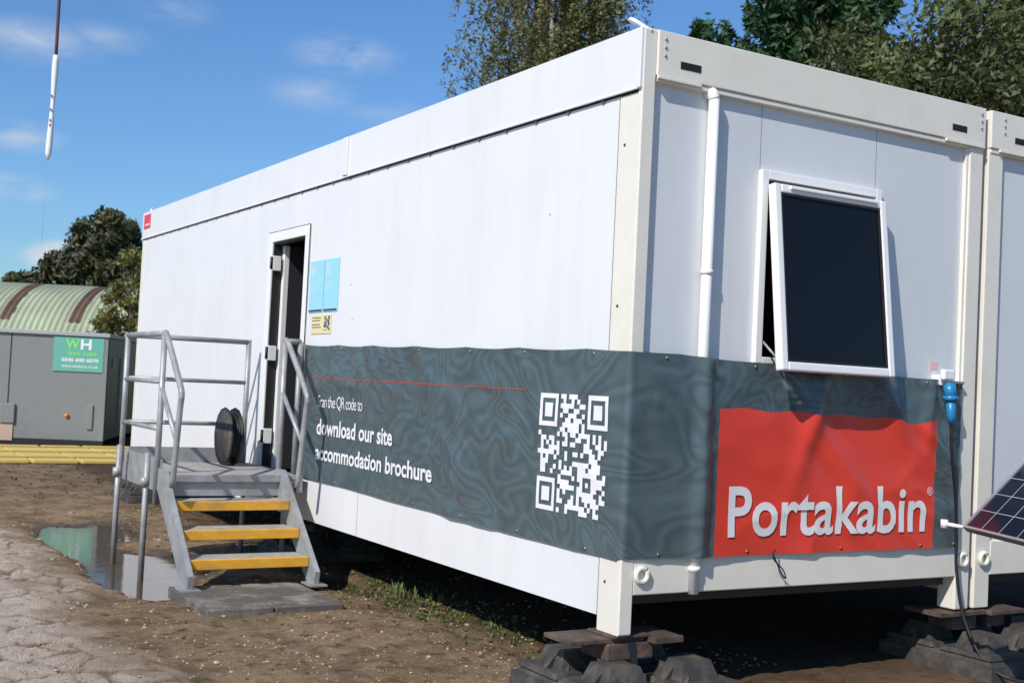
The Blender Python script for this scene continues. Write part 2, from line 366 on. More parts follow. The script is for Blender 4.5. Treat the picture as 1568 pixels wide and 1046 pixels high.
    multibox('fascia_stiffener',[(X(.074),X(.34),-.022,-.008,2.935,2.952),(X(2.1),X(W-.01),-.022,-.008,2.935,2.952)],M_CREAM,P,.003)
    for a,c in((.21,.335),(2.155,2.275)):
        box('forklift_slot_dark',X(a),X(c),-.0165,-.012,3.005,3.04,M_HOLE,P)
    for zz in(3.05,3.09,3.13):
        tube('fascia_bolt',[(X(.115),-.020,zz),(X(.115),-.01,zz)],.007,M_GALV,P,8)
        tube('fascia_bolt',[(X(W-.04),-.020,zz),(X(W-.04),-.01,zz)],.007,M_GALV,P,8)
    box('bottom_rail',X(pw),X(2.325),-.002,.10,.505,.70,M_CREAM,P,.006)
    for lx in(.115,2.375) if full else (.065,2.375):
        ringlug('tie_lug',(X(lx),-.012,.60),(0,1,0),.033,.013,M_CREAM,P)
    if full:
        tube('rain_pipe',[(.43,-.008,2.905),(.43,-.008,.50)],.0265,M_UPVC,P,20)
        tube('pipe_elbow',smoothpath([(.42,.03,2.925),(.422,.0,2.925),(.43,-.008,2.895)],4),.029,M_UPVC,P,16)
        for z in(2.05,1.25,.62): tube('pipe_clip',[(.43,-.008,z-.012),(.43,-.008,z+.012)],.031,M_UPVC,P,20)
    box('roof',X(.05),X(W),.09,LEN,3.10,3.15,M_ROOF,P)
    box('ceiling',X(.06),X(W-.02),.08,LEN-.02,2.80,2.84,M_INT,P)
    box('floor',X(.06),X(W-.02),.08,LEN-.02,.45,.64,M_FLOOR,P)
    box('far_long_wall',X(W-.05),X(W-.003),.1,LEN-.05,ZB+.1,3.12,M_INT if full else M_WHITE,P)
    box('far_end_wall',X(.06),X(W-.05),LEN-.06,LEN-.005,ZB,3.12,M_WHITE,P)
    multibox('floor_joists',[(X(.1),X(W-.05),y,y+.06,.40,.45) for y in np.arange(.6,9,.9)],M_FLOOR,P)
    if not full: box('far_fascia',X(0),X(W),LEN-.02,LEN,2.95,ZT-.002,M_CREAM,P)
    return P
C1=cabin(0,True);C2=cabin(2.49,False)
multibox('module_joint_strip',[(2.443,2.487,.05,.08,.45,3.1)],M_HOLE,C1)
def hook(parent,x,y,z=3.165,s=1):
    pts=smoothpath([(x,y,z-.02),(x-.05*s,y+.05,z+.03),(x-.03*s,y+.12,z+.055),(x+.03*s,y+.14,z+.05),(x+.04*s,y+.08,z+.01),(x+.02,y+.03,z-.02)],5)
    tube('lifting_eye',pts,.011,M_UPVC,parent,8)
hook(C1,.04,.0,3.175,1.35);hook(C1,2.32,.05);hook(C1,2.24,.08,3.15,.8);hook(C2,2.56,.05)
multibox('lift_plate',[(.03,.12,.02,.12,3.168,3.18),(2.33,2.43,.02,.12,3.168,3.18)],M_CREAM,C1,.003)
hook(C1,.09,LEN-.2)
box('fascia_sticker',-.0145,-.0122,8.86,9.14,2.98,3.14,M_STICK,C1)
box('fascia_sticker_text',-.0155,-.0148,8.90,9.08,3.02,3.035,M_SWH,C1)

# window
WN=empty('tilt_window',C1)
def frame(name,x0,x1,z0,z1,w,y0,y1,m,parent,bev=.004):
    multibox(name,[(x0,x0+w,y0,y1,z0,z1),(x1-w,x1,y0,y1,z0,z1),(x0+w,x1-w,y0,y1,z1-w,z1),(x0+w,x1-w,y0,y1,z0,z0+w)],m,parent,bev)
frame('window_frame',.772,1.632,1.615,2.60,.045,.0,.07,M_UPVC,WN)
SA=empty('sash',WN,(0,-.006,2.545));SA.rotation_euler=(math.radians(-6.6),0,0)
frame('sash_frame',.800,1.600,-.962,-.02,.045,-.05,0,M_UPVC,SA,.008)
frame('sash_bead',.845,1.555,-.917,-.065,.012,-.043,-.03,M_BLACK,SA,0)
box('sash_glass',.845,1.555,-.034,-.026,-.917,-.065,M_GLASS,SA)
box('sash_vent',.90,1.52,-.062,-.048,-.046,-.026,M_UPVC,SA,.005)
box('window_dark_board',.84,1.60,.5,.52,1.5,2.7,M_HOLE,WN)  # black board added behind the sash to paint the room's darkness
tubes('stays',[([(.83,.03,1.75),(.83,-.085,1.66)],.006),([(1.58,.03,1.75),(1.58,-.085,1.66)],.006)],M_GALV,WN)

# posters
PS=empty('notice_posters')
for a,c in((3.80,4.07),(3.52,3.785)):
    box('blue_notice',-.006,-.002,a,c,1.925,2.31,M_BLUE,PS)
    box('notice_footer',-.0075,-.0058,a+.01,c-.01,1.93,1.945,M_NAVY,PS)
    bl=[]
    for k in range(5):
        z=2.27-k*.018;bl.append((-.0072,-.0058,c-.03-random.uniform(.04,.09),c-.03,z,z+.005))
    for k in range(3):
        z=2.12-k*.018;bl.append((-.0072,-.0058,c-.03-random.uniform(.05,.12),c-.03,z,z+.004))
    multibox('notice_lines',bl,M_SWH,PS)
box('visitor_notice',-.006,-.002,3.62,4.0,1.765,1.905,M_PYEL,PS)
multibox('notice_code',[(-.0075,-.0058,3.64+i*.012,3.652+i*.012,1.785+j*.012,1.797+j*.012) for i in range(9) for j in range(9) if random.random()<.55],M_NAVY,PS)
multibox('notice_lines_b',[(-.0075,-.0058,3.98-random.uniform(.1,.18),3.98,z,z+.006) for z in(1.88,1.86,1.83,1.81)],M_NAVY,PS)

# ---------------------------------------------------------------- banner
YB=4.06;LS=YB-.018;RA=.03;ARC=RA*math.pi/2
s_y=lambda y:YB-y
s_x=lambda x:LS+ARC+x-.018
def wrink(s,z):
    s=np.asarray(s,float);z=np.asarray(z,float)
    wq=.35*(fbm(s*1.1,z*1.4+9,2)-.5)
    n1=fbm((s+wq)*2.2+z*1.9,z*2.0-s*.6,2);n2=fbm((s+wq)*4.6+z*5.2+30,z*1.8-s*1.1+8,2)
    r1=1-np.abs(2*n1-1);r2=1-np.abs(2*n2-1)
    env=np.clip(fbm(s*.9+4,z*1.2+2,2)*2.2-.5,0,1)
    tx=np.clip((2.4-s)/.3,0,1)*np.clip((1.40-z)/.1,0,1)+np.clip((s-3.2)/.15,0,1)*np.clip((4.1-s)/.1,0,1)
    d=(.020*(r1**3)*.8+.015*env*r2**3)*(1-.72*np.clip(tx,0,1))+.004*np.sin(s*4.1+1)
    return d
def banner_pt(s,z,off=0.0):
    s=np.asarray(s,float);z=np.asarray(z,float)
    x=s-(LS+ARC)+.018
    short=s>LS+ARC
    corner=np.exp(-((s-LS-ARC/2)/.12)**2)
    d=wrink(s,z)*(1-.9*corner)*np.where(short,.6,1)
    bul=np.where(short,.034*np.exp(-(np.abs(x-.43)/.045)**2)+.012*np.exp(-(np.abs(x-.43)/.2)**2),0)
    slack=np.where(short,.036*np.exp(-((x-1.78+.5*(z-1.35))/.09)**2)*np.clip((z-1.15)/.3,0,1)+.024*np.exp(-((x-1.15-.35*(z-1.3))/.07)**2)*np.clip((z-.85)/.5,0,1)+.024*np.exp(-((x-2.04)/.05)**2)*np.clip((z-1.15)/.25,0,1)+.012*np.exp(-((x-1.5+.9*(z-1.0))/.08)**2),0)
    d=d+bul+slack+off
    zz=z-.010*np.abs(np.sin(s*math.pi/.62))*np.clip((z-1.5)/.18,0,1)
    zz=zz-np.where(short,(.012*np.sin(x*9)**2+.018*np.exp(-((x-1.9)/.12)**2))*np.exp(-((z-1.39)/.08)**2),0)
    th=np.clip((s-LS)/ARC,0,1)*math.pi/2
    nxv=-np.cos(th);nyv=-np.sin(th)
    cx,cy=.018,.018
    px=np.where(s<LS,-.012,np.where(short,x,cx+RA*nxv));py=np.where(s<LS,YB-s,np.where(short,-.012,cy+RA*nyv))
    return np.stack([px+nxv*d,py+nyv*d,zz],-1)
BN=empty('advertising_banner')
ss=np.unique(np.round(np.concatenate([np.arange(0,LS,.016),np.linspace(LS,LS+ARC,7),np.arange(LS+ARC+.01,s_x(2.30),.014),[s_x(.53),s_x(2.10),s_x(2.30)]]),4))
zs=np.unique(np.round(np.concatenate([np.arange(0,1.0001,.018),[.74/.98,1.0]]),4))
S_,T_=np.meshgrid(ss,zs)
zbot=np.where(S_<LS,.70-.035*(S_/LS),.675);ztop=np.where(S_<LS,1.685-.035*(S_/LS),1.65-.05*np.clip((S_-LS)/2.3,0,1))
Z_=zbot+(ztop-zbot)*T_
PT=banner_pt(S_,Z_).reshape(-1,3);a,b2=len(ss),len(zs)
fs=[];mi=[]
for j in range(b2-1):
    for i in range(a-1):
        fs.append((j*a+i,j*a+i+1,(j+1)*a+i+1,(j+1)*a+i))
        sc=(ss[i]+ss[i+1])/2;mi.append(1 if (s_x(.53)<sc<s_x(2.10) and zs[j]<.74/.98-1e-6) else 0)
o=pydata('banner_sheet',PT,fs,BN,[M_BAN,M_RED],smooth=True);o.data.polygons.foreach_set('material_index',mi)
def warp_text(name,body,s0,s1,z0,z1,m,weight=0.0,fn=None,parent=BN,off=.006,spacing=1.0):
    c=bpy.data.curves.new('tmp','FONT');c.body=body;c.size=1;c.offset=weight;c.space_character=spacing;c.resolution_u=4
    to=bpy.data.objects.new('tmp',c);COL.objects.link(to);bpy.context.view_layer.update()
    dg=bpy.context.evaluated_depsgraph_get();me=bpy.data.meshes.new_from_object(to.evaluated_get(dg));bpy.data.objects.remove(to)
    bm=bmesh.new();bm.from_mesh(me);bmesh.ops.triangulate(bm,faces=bm.faces[:])
    xs=[v.co.x for v in bm.verts];ys=[v.co.y for v in bm.verts];ax,bx,ay,by=min(xs),max(xs),min(ys),max(ys)
    for v in bm.verts: v.co=Vector((s0+(v.co.x-ax)/(bx-ax)*(s1-s0),z0+(v.co.y-ay)/(by-ay)*(z1-z0),0))
    if fn:
        for _ in range(4):
            lg=[e for e in bm.edges if e.calc_length()>.022]
            if not lg: break
            bmesh.ops.subdivide_edges(bm,edges=lg,cuts=1);bmesh.ops.triangulate(bm,faces=bm.faces[:])
        co=np.array([v.co[:] for v in bm.verts]);q=fn(co[:,0],co[:,1],off)
        for v,p in zip(bm.verts,q): v.co=Vector(p)
    me2=bpy.data.meshes.new(name);bm.to_mesh(me2);bm.free();me2.materials.clear()
    return obj(name,me2,parent,m)
warp_text('banner_text_small','Scan the QR code to',s_y(3.74),s_y(2.96),1.215,1.315,M_BTXT,-.002,banner_pt,spacing=.85)
warp_text('banner_text_line','download our site',s_y(3.74),s_y(2.46),1.03,1.145,M_BTXT,.024,banner_pt)
warp_text('banner_text_line','accommodation brochure',s_y(3.74),s_y(1.90),.85,.96,M_BTXT,.024,banner_pt)
warp_text('banner_brand_text','Portakabin',s_x(.61),s_x(2.03),.765,1.015,M_BTXT,.018,banner_pt)
warp_text('banner_mark','®',s_x(2.035),s_x(2.08),.965,1.01,M_BTXT,0,banner_pt)
def quads(name,rects,m,sub=1,off=.004):
    V=[];Fc=[]
    for (a_,b_,c_,d_) in rects:
        o_=len(V);V+=[(a_,c_),(b_,c_),(b_,d_),(a_,d_)];Fc.append((o_,o_+1,o_+2,o_+3))
    V=np.array(V);q=banner_pt(V[:,0],V[:,1],off);return pydata(name,q,Fc,BN,m)
NQ=25;QS=.59/NQ;grid=(RNG.random((NQ,NQ))<.5)
def finder(i0,j0):
    for i in range(-1,8):
        for j in range(-1,8):
            I,J=i0+i,j0+j
            if 0<=I<NQ and 0<=J<NQ:
                grid[I,J]=(0<=i<=6 and 0<=j<=6) and (i in(0,6) or j in(0,6) or (2<=i<=4 and 2<=j<=4))
finder(0,0);finder(0,NQ-7);finder(NQ-7,NQ-7)
for i in range(5):
    for j in range(5): grid[NQ-9+i,4+j]=(i in(0,4) or j in(0,4) or (i==2 and j==2))
qr=[(s_y(.725)+i*QS,s_y(.725)+(i+1)*QS+.0004,.835+j*QS,.835+(j+1)*QS+.0004) for i in range(NQ) for j in range(NQ) if grid[i,j]]
quads('banner_qr_code',qr,M_BTXT,1)
quads('banner_dotted_rule',[(s,s+.012,1.437-.004*(s)/3,1.445-.004*s/3) for s in np.arange(s_y(3.98),s_y(.85),.028)],M_RDOT)
el=[]
for s in list(np.arange(.06,LS-.05,.62))+[s_x(v) for v in(.2,.75,1.4,2.0,2.27)]:
    for top in(0,1):
        if s<LS: z=(1.685-.035*s/LS-.022) if top else (.70-.035*s/LS+.02)
        else: z=(1.65-.05*(s-LS)/2.3-.022) if top else .695
        p=banner_pt(s,z,.001);p2=banner_pt(s,z,.005);el.append(([tuple(p),tuple(p2)],.008))
tubes('eyelets',el,M_BRASS,BN,10)
tube('banner_tie_cord',smoothpath([(.93,-.03,.70),(.90,-.05,.66),(.97,-.05,.60),(1.0,-.04,.555),(.96,-.045,.59),(.91,-.03,.69)],5),.0035,M_CABLE,BN,6)

# ---------------------------------------------------------------- power inlet + cable
PI=empty('power_inlet')
multibox('socket_body',[(2.10,2.17,-.05,.03,1.57,1.63)],M_UPVC,PI,.01)
box('socket_lid',2.075,2.165,-.085,-.05,1.60,1.66,M_UPVC,PI,.01)
tubes('plug',[([(2.14,-.065,1.585),(2.143,-.075,1.50)],[.034,.034]),([(2.143,-.075,1.50),(2.146,-.08,1.40),(2.15,-.08,1.36)],[.028,.024,.012])],M_PLUG,PI,16)
tube('plug_collar',[(2.1425,-.074,1.515),(2.143,-.075,1.49)],.042,M_PLUG,PI,16)
box('socket_hood',2.17,2.30,-.04,.03,1.585,1.60,M_GALV,PI,.003)
box('warning_label',2.09,2.15,.0255,.0275,1.66,1.70,M_PINK,PI)
tube('power_cable',smoothpath([(2.15,-.08,1.37),(2.17,-.075,1.2),(2.24,-.055,.95),(2.27,-.045,.75),(2.275,-.05,.55),(2.285,-.10,.30),(2.30,-.22,.10),(2.34,-.38,.02),(2.6,-.5,.015),(3.4,-.5,.015)],8),.009,M_CABLE,PI,8)

# ---------------------------------------------------------------- support blocks
def frust(bm,cx,cy,z0,z1,a0,b0,a1,b1):
    vs=[bm.verts.new((cx+sx*a,cy+sy*b_,z)) for z,a,b_ in((z0,a0,b0),(z1,a1,b1)) for sx,sy in((-1,-1),(1,-1),(1,1),(-1,1))]
    for f in((3,2,1,0),(4,5,6,7),(0,1,5,4),(1,2,6,5),(2,3,7,6),(3,0,4,7)): bm.faces.new([vs[i] for i in f])
def support(cx,cy,wx=.85,nd=2,wy=.40):
    P=empty('support_block',None,(cx,cy,0))
    bm=bmesh.new();frust(bm,0,0,-.04,.07,wx/2,wy,wx/2-.015,wy-.015);frust(bm,0,0,.07,.095,wx/2-.035,wy-.035,wx/2-.05,wy-.05)
    for i in range(nd):
        px=(i-(nd-1)/2)*wx/nd*.98;w=wx/nd*.5-.03
        for sy in(-.19,.19):
            frust(bm,px,sy,.095,.12,w,.17,w-.01,.16);frust(bm,px,sy,.12,.205,w*.62,.11,w*.45,.08)
            for k in range(8):
                an=k*math.pi/4+.2;dx,dy=math.cos(an),math.sin(an);r1,r0=w*.9,w*.4;tw=.012
                nxx,nyy=-dy*tw,dx*tw
                pts=[(r0,.12),(r1,.12),(r0,.20)]
                A=[bm.verts.new((px+dx*r+nxx,sy+dy*r*.85+nyy,z)) for r,z in pts];B=[bm.verts.new((px+dx*r-nxx,sy+dy*r*.85-nyy,z)) for r,z in pts]
                bm.faces.new(A);bm.faces.new(B[::-1])
                for q in range(3): bm.faces.new([A[q],B[q],B[(q+1)%3],A[(q+1)%3]])
    bmesh.ops.recalc_face_normals(bm,faces=bm.faces[:])
    me=bpy.data.meshes.new('plastic_feet');bm.to_mesh(me);bm.free();obj('plastic_feet',me,P,M_RUBB)
    return P
s1=support(.18,.16)
multibox('packing_plate',[(-.42,.0,-.13,.10,.285,.305),(.01,.18,-.2,.08,.28,.31)],M_RUST,s1,.003)
multibox('jack_head',[(-.22,.05,-.14,.08,.20,.284)],M_RUST,s1,.01)
multibox('shim',[(-.2,.02,-.15,.06,.306,.319)],M_RUST,s1,.003)
pydata('strap_end',[(-.155,-.2,.30),(-.10,-.2,.30),(-.11,-.24,.14),(-.13,-.24,.14)],[(0,1,2,3)],s1,M_CABLE)
s2=support(2.80,.08,1.1,3,.40)
multibox('packing_plate',[(-.6,-.22,-.10,.16,.285,.31),(-.2,.10,-.12,.16,.28,.305)],M_RUST,s2,.003)
multibox('jack_head',[(-.45,-.25,-.06,.12,.20,.284),(-.16,.0,-.06,.12,.2,.279)],M_RUST,s2,.01)
for (x,y) in((.25,9.0),(2.4,9.0),(.45,4.7),(2.4,4.7)):
    s=support(x,y,.8);multibox('packing_plate',[(-.3,.2,-.15,.15,.27,.33)],M_RUST,s,.004);multibox('jack_head',[(-.1,.1,-.1,.1,.2,.39)],M_RUST,s,.004)

# ---------------------------------------------------------------- entrance steps
ST=empty('entrance_steps')
xl,xr=-1.08,-.20
DZ=.72
tr=[(3.25,.22),(3.455,.385),(3.67,.555)]
for y,z in tr:
    box('tread',xl+.03,xr-.03,y+.02,y+.27,z-.04,z,M_TREAD,ST,.004)
    box('tread_nosing',xl+.03,xr-.03,y-.012,y+.018,z-.062,z+.004,M_YEL,ST,.005)
box('deck_nosing',xl+.03,xr-.03,3.875,3.90,DZ-.05,DZ+.003,M_GALV,ST,.004)
box('deck',xl+.02,-.10,3.90,5.04,DZ-.035,DZ,M_TREAD,ST,.003)
multibox('deck_frame',[(xl,xl+.05,3.88,5.08,DZ-.13,DZ-.002),(-.10,-.05,3.88,5.08,DZ-.13,DZ-.002),(xl+.05,-.10,5.04,5.08,DZ-.13,DZ-.002),(xl+.05,-.10,3.905,3.93,DZ-.15,DZ-.036)],M_GALV,ST,.004)
multibox('kick_plate',[(xl+.04,-.10,5.03,5.038,DZ,DZ+.12),(xl+.005,xl+.013,3.95,5.03,DZ,DZ+.10)],M_GALV,ST)
def stringer(x):
    w=.035
    prof=[(3.14,.03),(3.24,.03),(3.99,.62),(3.99,.76),(3.86,.76),(3.12,.14)]
    v=[(x-w/2,y,z) for y,z in prof]+[(x+w/2,y,z) for y,z in prof];n=len(prof)
    f=[tuple(range(n)),tuple(range(2*n-1,n-1,-1))]+[(i,i+n,(i+1)%n+n,(i+1)%n) for i in range(n)]
    pydata('stringer',v,f,ST,M_GALV)
    box('foot_plate',x-.06,x+.06,3.08,3.26,.045,.056,M_GALV,ST)
stringer(xl+.01);stringer(xr-.01)
T=.021
def rails(x,y1=4.0):
    L=[([(x,y1,.5),(x,y1,1.70)],T),
       (smoothpath([(x,y1,1.70),(x,3.93,1.675),(x,3.56,1.36),(x,3.50,1.28),(x,3.52,1.18),(x,3.60,.66)],6),T),
       ([(x,y1,1.32),(x,3.55,.97)],T*.8)]
    return L
R_=rails(xl-.01)+rails(xr+.0)
R_+=[([(xl-.01,4.0,1.70),(xl-.01,5.05,1.70)],T),([(xl-.01,4.0,1.36),(xl-.01,5.05,1.36)],T*.8),([(xl-.01,4.0,1.03),(xl-.01,5.05,1.03)],T*.8),
     ([(xl-.01,5.05,.6),(xl-.01,5.05,1.72)],T),([(-.12,5.05,.6),(-.12,5.05,1.72)],T),
     ([(xl-.01,5.05,1.70),(-.12,5.05,1.70)],T),([(xl-.01,5.05,1.37),(-.12,5.05,1.37)],T*.8),([(xl-.01,5.05,1.03),(-.12,5.05,1.03)],T*.8),
     ([(xr,4.0,1.70),(-.08,4.0,1.70)],T),([(-.08,4.0,1.70),(-.08,4.0,.7)],T)]
tubes('handrails',R_,M_GALV,ST,10)
tubes('legs',[([(xl-.07,4.86,-.08),(xl-.07,4.86,.86)],.021),([(xl-.07,4.04,-.08),(xl-.07,4.04,.86)],.021),([(-.12,4.98,0),(-.12,4.98,.7)],.021),([(-.14,4.0,0),(-.14,4.0,.7)],.021),
  ([(xl-.08,4.86,.63),(xl-.08,4.86,.69)],.032),([(xl-.08,4.04,.63),(xl-.08,4.04,.69)],.032)],M_GALV,ST,12)
PD=empty('rubber_pad')
multibox('pad_slab',[(-1.15,-.735,2.50,3.34,-.03,.045),(-.725,-.28,2.50,3.36,-.03,.042)],M_PAD,PD,.008)
multibox('pad_grip',[(-1.12+i*.21+.02,-1.12+i*.21+.15,2.56+j*.2,2.56+j*.2+.14,.04,.047) for i in range(4) for j in range(4)],M_PAD,PD,.003)
HD=empty('hose_reel')
cx,cy,cz,rr=-.33,4.79,DZ+.225,.22
for dx in(-.04,.04):
    tube('drum_flange',[(cx+dx-.006,cy,cz),(cx+dx+.006,cy,cz)],rr-.005,M_CABLE if dx>0 else M_RUBB,HD,36)
    ringlug('drum_rim',(cx+dx,cy,cz),(1,0,0),rr,.009,M_CABLE,HD)
hl=[([(cx-.028+k*.014,cy+math.cos(t1)*.18,cz+math.sin(t1)*.18) for t1 in np.linspace(0,6.283,25)],.008) for k in range(5)]
tubes('hose_coils',hl,M_CABLE,HD,6)

# ---------------------------------------------------------------- solar panel
SP=empty('solar_panel',None,(1.62,-.6,.87))
e1=Vector((-.406,-.914,0));up=Vector((.914,-.406,1.07)).normalized();nn=e1.cross(up).normalized()
if nn.z<0: nn=-nn
Mx=Matrix((e1,up,nn)).transposed().to_4x4();Mx.translation=SP.location;SP.matrix_world=Mx
PLn,PHt=1.6,1.0
box('panel_back',0,PLn,0,PHt,-.03,-.004,M_ALU,SP)
box('pv_cells',.012,PLn-.012,.012,PHt-.012,-.003,.0,M_PV,SP)
multibox('panel_frame',[(0,PLn,-.0,.012,-.032,.006),(0,PLn,PHt-.012,PHt,-.032,.006),(0,.012,.012,PHt-.012,-.032,.006),(PLn-.012,PLn,.012,PHt-.012,-.032,.006)],M_ALU,SP)
gl=[(x,x+.003,.012,PHt-.012,.0005,.0012) for x in np.arange(.16,PLn-.05,.158)]+[(.012,PLn-.012,y,y+.003,.0015,.002) for y in np.arange(.12,PHt-.05,.11)]
multibox('cell_grid',gl,M_PVL,SP)
P0=Vector((1.62,-.6,.87))
def pw(a,b_,c=-.035): return P0+e1*a+up*b_+nn*c
st=tubes('panel_stand',[([pw(.9,.05),(*pw(.9,.05).xy,0)],.018),([pw(1.5,.05),(*pw(1.5,.05).xy,0)],.018),([pw(.9,.9),(*pw(.9,.9).xy,0)],.018),([pw(1.5,.9),(*pw(1.5,.9).xy,0)],.018)],M_ALU,None)
st.parent=SP;st.matrix_parent_inverse=Mx.inverted()
br=tubes('panel_bracket',[([(1.62,-.6,.87),(1.57,-.53,.88)],.010),([(1.57,-.53,.90),(1.57,-.53,.86)],.018)],M_UPVC,None);br.parent=SP;br.matrix_parent_inverse=Mx.inverted()

# ---------------------------------------------------------------- background structures
CT=empty('storage_container',None,(1.52,17.4,0));CT.rotation_euler=(0,0,math.atan2(.37,-.93)+math.pi)
box('body',-4.2,0,0,4.2,.12,1.94,M_CGREY,CT,.01)
box('roof_lip',-4.25,.04,-.05,4.25,1.94,2.01,mat('lip_grey',(.36,.38,.39),.5),CT,.01)
box('side_green',.003,.02,.05,4.2,.14,1.93,M_CGREEN,CT)
multibox('corner_trim',[(-.06,.012,-.012,.03,.12,1.94)],M_CGREY,CT,.004)
multibox('panel_seams',[(-1.62,-1.60,-.004,0,.14,1.92),(-3.2,-3.18,-.004,0,.14,1.92)],M_BLACK,CT)
multibox('base_skids',[(-4.2,0,.0,.12,0,.12),(-4.2,0,4.0,4.15,0,.12)],M_BLACK,CT)
box('sign_board',-.90,-.06,-.02,-.004,1.32,1.92,M_SIGN,CT)
def flat_text(name,body,x0,x1,z0,z1,y,m,parent,w=0.0):
    o=warp_text(name,body,x0,x1,z0,z1,m,w,None,parent)
    for v in o.data.vertices: v.co=Vector((v.co.x,y,v.co.y))
    return o
flat_text('sign_letter_w','W',-.70,-.47,1.71,1.89,-.023,M_LOGO,CT,.03)
flat_text('sign_letter_h','H',-.45,-.27,1.71,1.89,-.023,M_SWH,CT,.03)
flat_text('sign_name','SITE HIRE',-.66,-.16,1.60,1.66,-.023,M_LOGO,CT,.03)
flat_text('sign_phone','0345 600 6070',-.76,-.14,1.49,1.555,-.023,M_SWH,CT,.03)
flat_text('sign_web','www.sitehire.co.uk',-.76,-.14,1.39,1.44,-.023,M_SWH,CT,.01)
box('meter_box',-1.72,-1.48,-.05,-.004,.38,.72,M_CGREY,CT,.01);box('data_plate',-1.76,-1.5,-.02,-.004,.08,.40,mat('plate_tan',(.5,.36,.27),.6),CT)
tube('marker_lamp',[(-.62,0,.55),(-.62,-.04,.55)],.035,mat('orange_lens',(.8,.25,.03),.3),CT)
box('vent_hatch',-.28,-.18,-.03,-.004,.32,.75,M_CGREY,CT,.01)
multibox('latch',[(.02,.05,.5,.56,1.4,1.6),(.02,.05,1.4,1.46,.4,1.6)],M_GALV,CT)
YM=empty('yellow_walkway_mat')
mb=[]
for i in range(14):
    for j in range(3):
        mb.append((-7+i*.68,-7+i*.68+.62,13.9+j*1.15,13.9+j*1.15+1.08,.0,.05))
multibox('mat_plates',mb,M_MAT,YM,.01)
multibox('mat_straps',[(-7,2.4,y,y+.05,.0505,.06) for y in(14.4,15.55,16.7)],mat('strap_brown',(.2,.13,.04),.8),YM)

HT=empty('corrugated_hut',None,(5.4,41.5,0));HT.rotation_euler=(0,0,math.atan2(-.5155,.8555))
xs=np.arange(-16,14,.035);th=np.linspace(0,math.pi,40)
Xh,Th=np.meshgrid(xs,th);Rr=4.25+.035*np.sin(Xh*2*math.pi/.21)
Vh=np.stack([Xh,-Rr*np.cos(Th)*1.05,Rr*np.sin(Th)],-1).reshape(-1,3);n1=len(xs);fh=[];mh=[]
for j in range(len(th)-1):
    for i in range(n1-1):
        fh.append((j*n1+i,j*n1+i+1,(j+1)*n1+i+1,(j+1)*n1+i))
        q=(xs[i]+1.1)%2.35;rag=.04*math.sin(j*2.1+i*.3);mh.append(1 if q<.40+rag and 0.72<th[j]<2.4 else 0)
o=pydata('hut_roof',Vh,fh,HT,[M_HUT,M_HUTB],smooth=True);o.data.polygons.foreach_set('material_index',mh)
for xe in(-16,13.97):
    pydata('hut_end',[(xe,-4.2*math.cos(t2)*1.05,4.2*math.sin(t2)) for t2 in th],[tuple(range(len(th)))],HT,M_HUT)

CS=empty('crane_sling')
tube('rope',smoothpath([(-.70,11.2,5.22),(-.705,11.2,6.5),(-.70,11.2,9),(-.7,11.2,14)],4),.020,M_ROPE,CS,8)
tube('webbing',smoothpath([(-.70,11.2,5.25),(-.705,11.2,4.6),(-.72,11.2,3.95)],6),[.032+.007*math.sin(k*.8) for k in range(12)]+[.012],M_UPVC,CS,8)
multibox('webbing_print',[(-.735,-.722,11.164,11.178,z,z+.03) for z in(4.36,4.42,4.55,4.72)],M_STICK,CS)
tube('tag_line',[(-.72,11.2,3.95),(-.73,11.2,2.9)],.0015,M_GALV,CS,6)

# ---------------------------------------------------------------- trees
def leaves(name,C,size,m,parent,elong=1.4,bias=0):
    n=len(C);a=RNG.normal(size=(n,3));a/=np.linalg.norm(a,axis=1,keepdims=True)
    b_=RNG.normal(size=(n,3));b_-=a*(a*b_).sum(1,keepdims=True);b_/=np.linalg.norm(b_,axis=1,keepdims=True)
    s=size*RNG.uniform(.6,1.3,(n,1))
    V=np.stack([C-a*s*elong,C-b_*s*.5,C+a*s*elong,C+b_*s*.5],1).reshape(-1,3).astype(np.float32)
    me=bpy.data.meshes.new(name);me.vertices.add(4*n);me.vertices.foreach_set('co',V.ravel())
    me.loops.add(4*n);me.loops.foreach_set('vertex_index',np.arange(4*n,dtype=np.int32));me.polygons.add(n);me.polygons.foreach_set('loop_start',np.arange(n,dtype=np.int32)*4)
    me.update(calc_edges=True);return obj(name,me,parent,m)
def unit(n):
    d=RNG.normal(size=(n,3));return d/np.linalg.norm(d,axis=1,keepdims=True)
def broadleaf(name,x,y,H,Rx,m,nclump=110,per=330,size=.075,zc=.6,zr=.42,bark=M_BARK,cmul=1):
    P=empty(name,None,(x,y,0))
    d=unit(nclump);rad=RNG.uniform(.35,1,(nclump,1))**.6
    c=d*rad*np.array([Rx,Rx,H*zr]);c[:,2]+=H*zc
    c+=RNG.normal(size=c.shape)*Rx*.06
    cr=RNG.uniform(.10,.22,nclump)*Rx*cmul
    pts=[]
    for i in range(nclump):
        u=unit(per)*(RNG.random((per,1))**.45)*cr[i];u[:,2]*=.7;pts.append(c[i]+u)
    leaves('foliage',np.concatenate(pts),size,m,P)
    L=[(smoothpath([(0,0,-.2),(.1,.05,H*.25),(-.05,.1,H*.5),(.1,0,H*.8)],4),list(np.linspace(H*.03,H*.006,13)))]
    for i in RNG.choice(nclump,min(nclump,30),replace=False):
        z0=H*RNG.uniform(.2,.55);e=Vector(c[i]);s0=Vector((0,0.05,z0));mid=(s0+e)/2+Vector((0,0,.06*H*(1 if e.z<H*.6 else -1)))
        L.append((smoothpath([s0,mid,e],4),list(np.linspace(H*.011,H*.002,9))))
    tubes('trunk',L,bark,P,7);return P
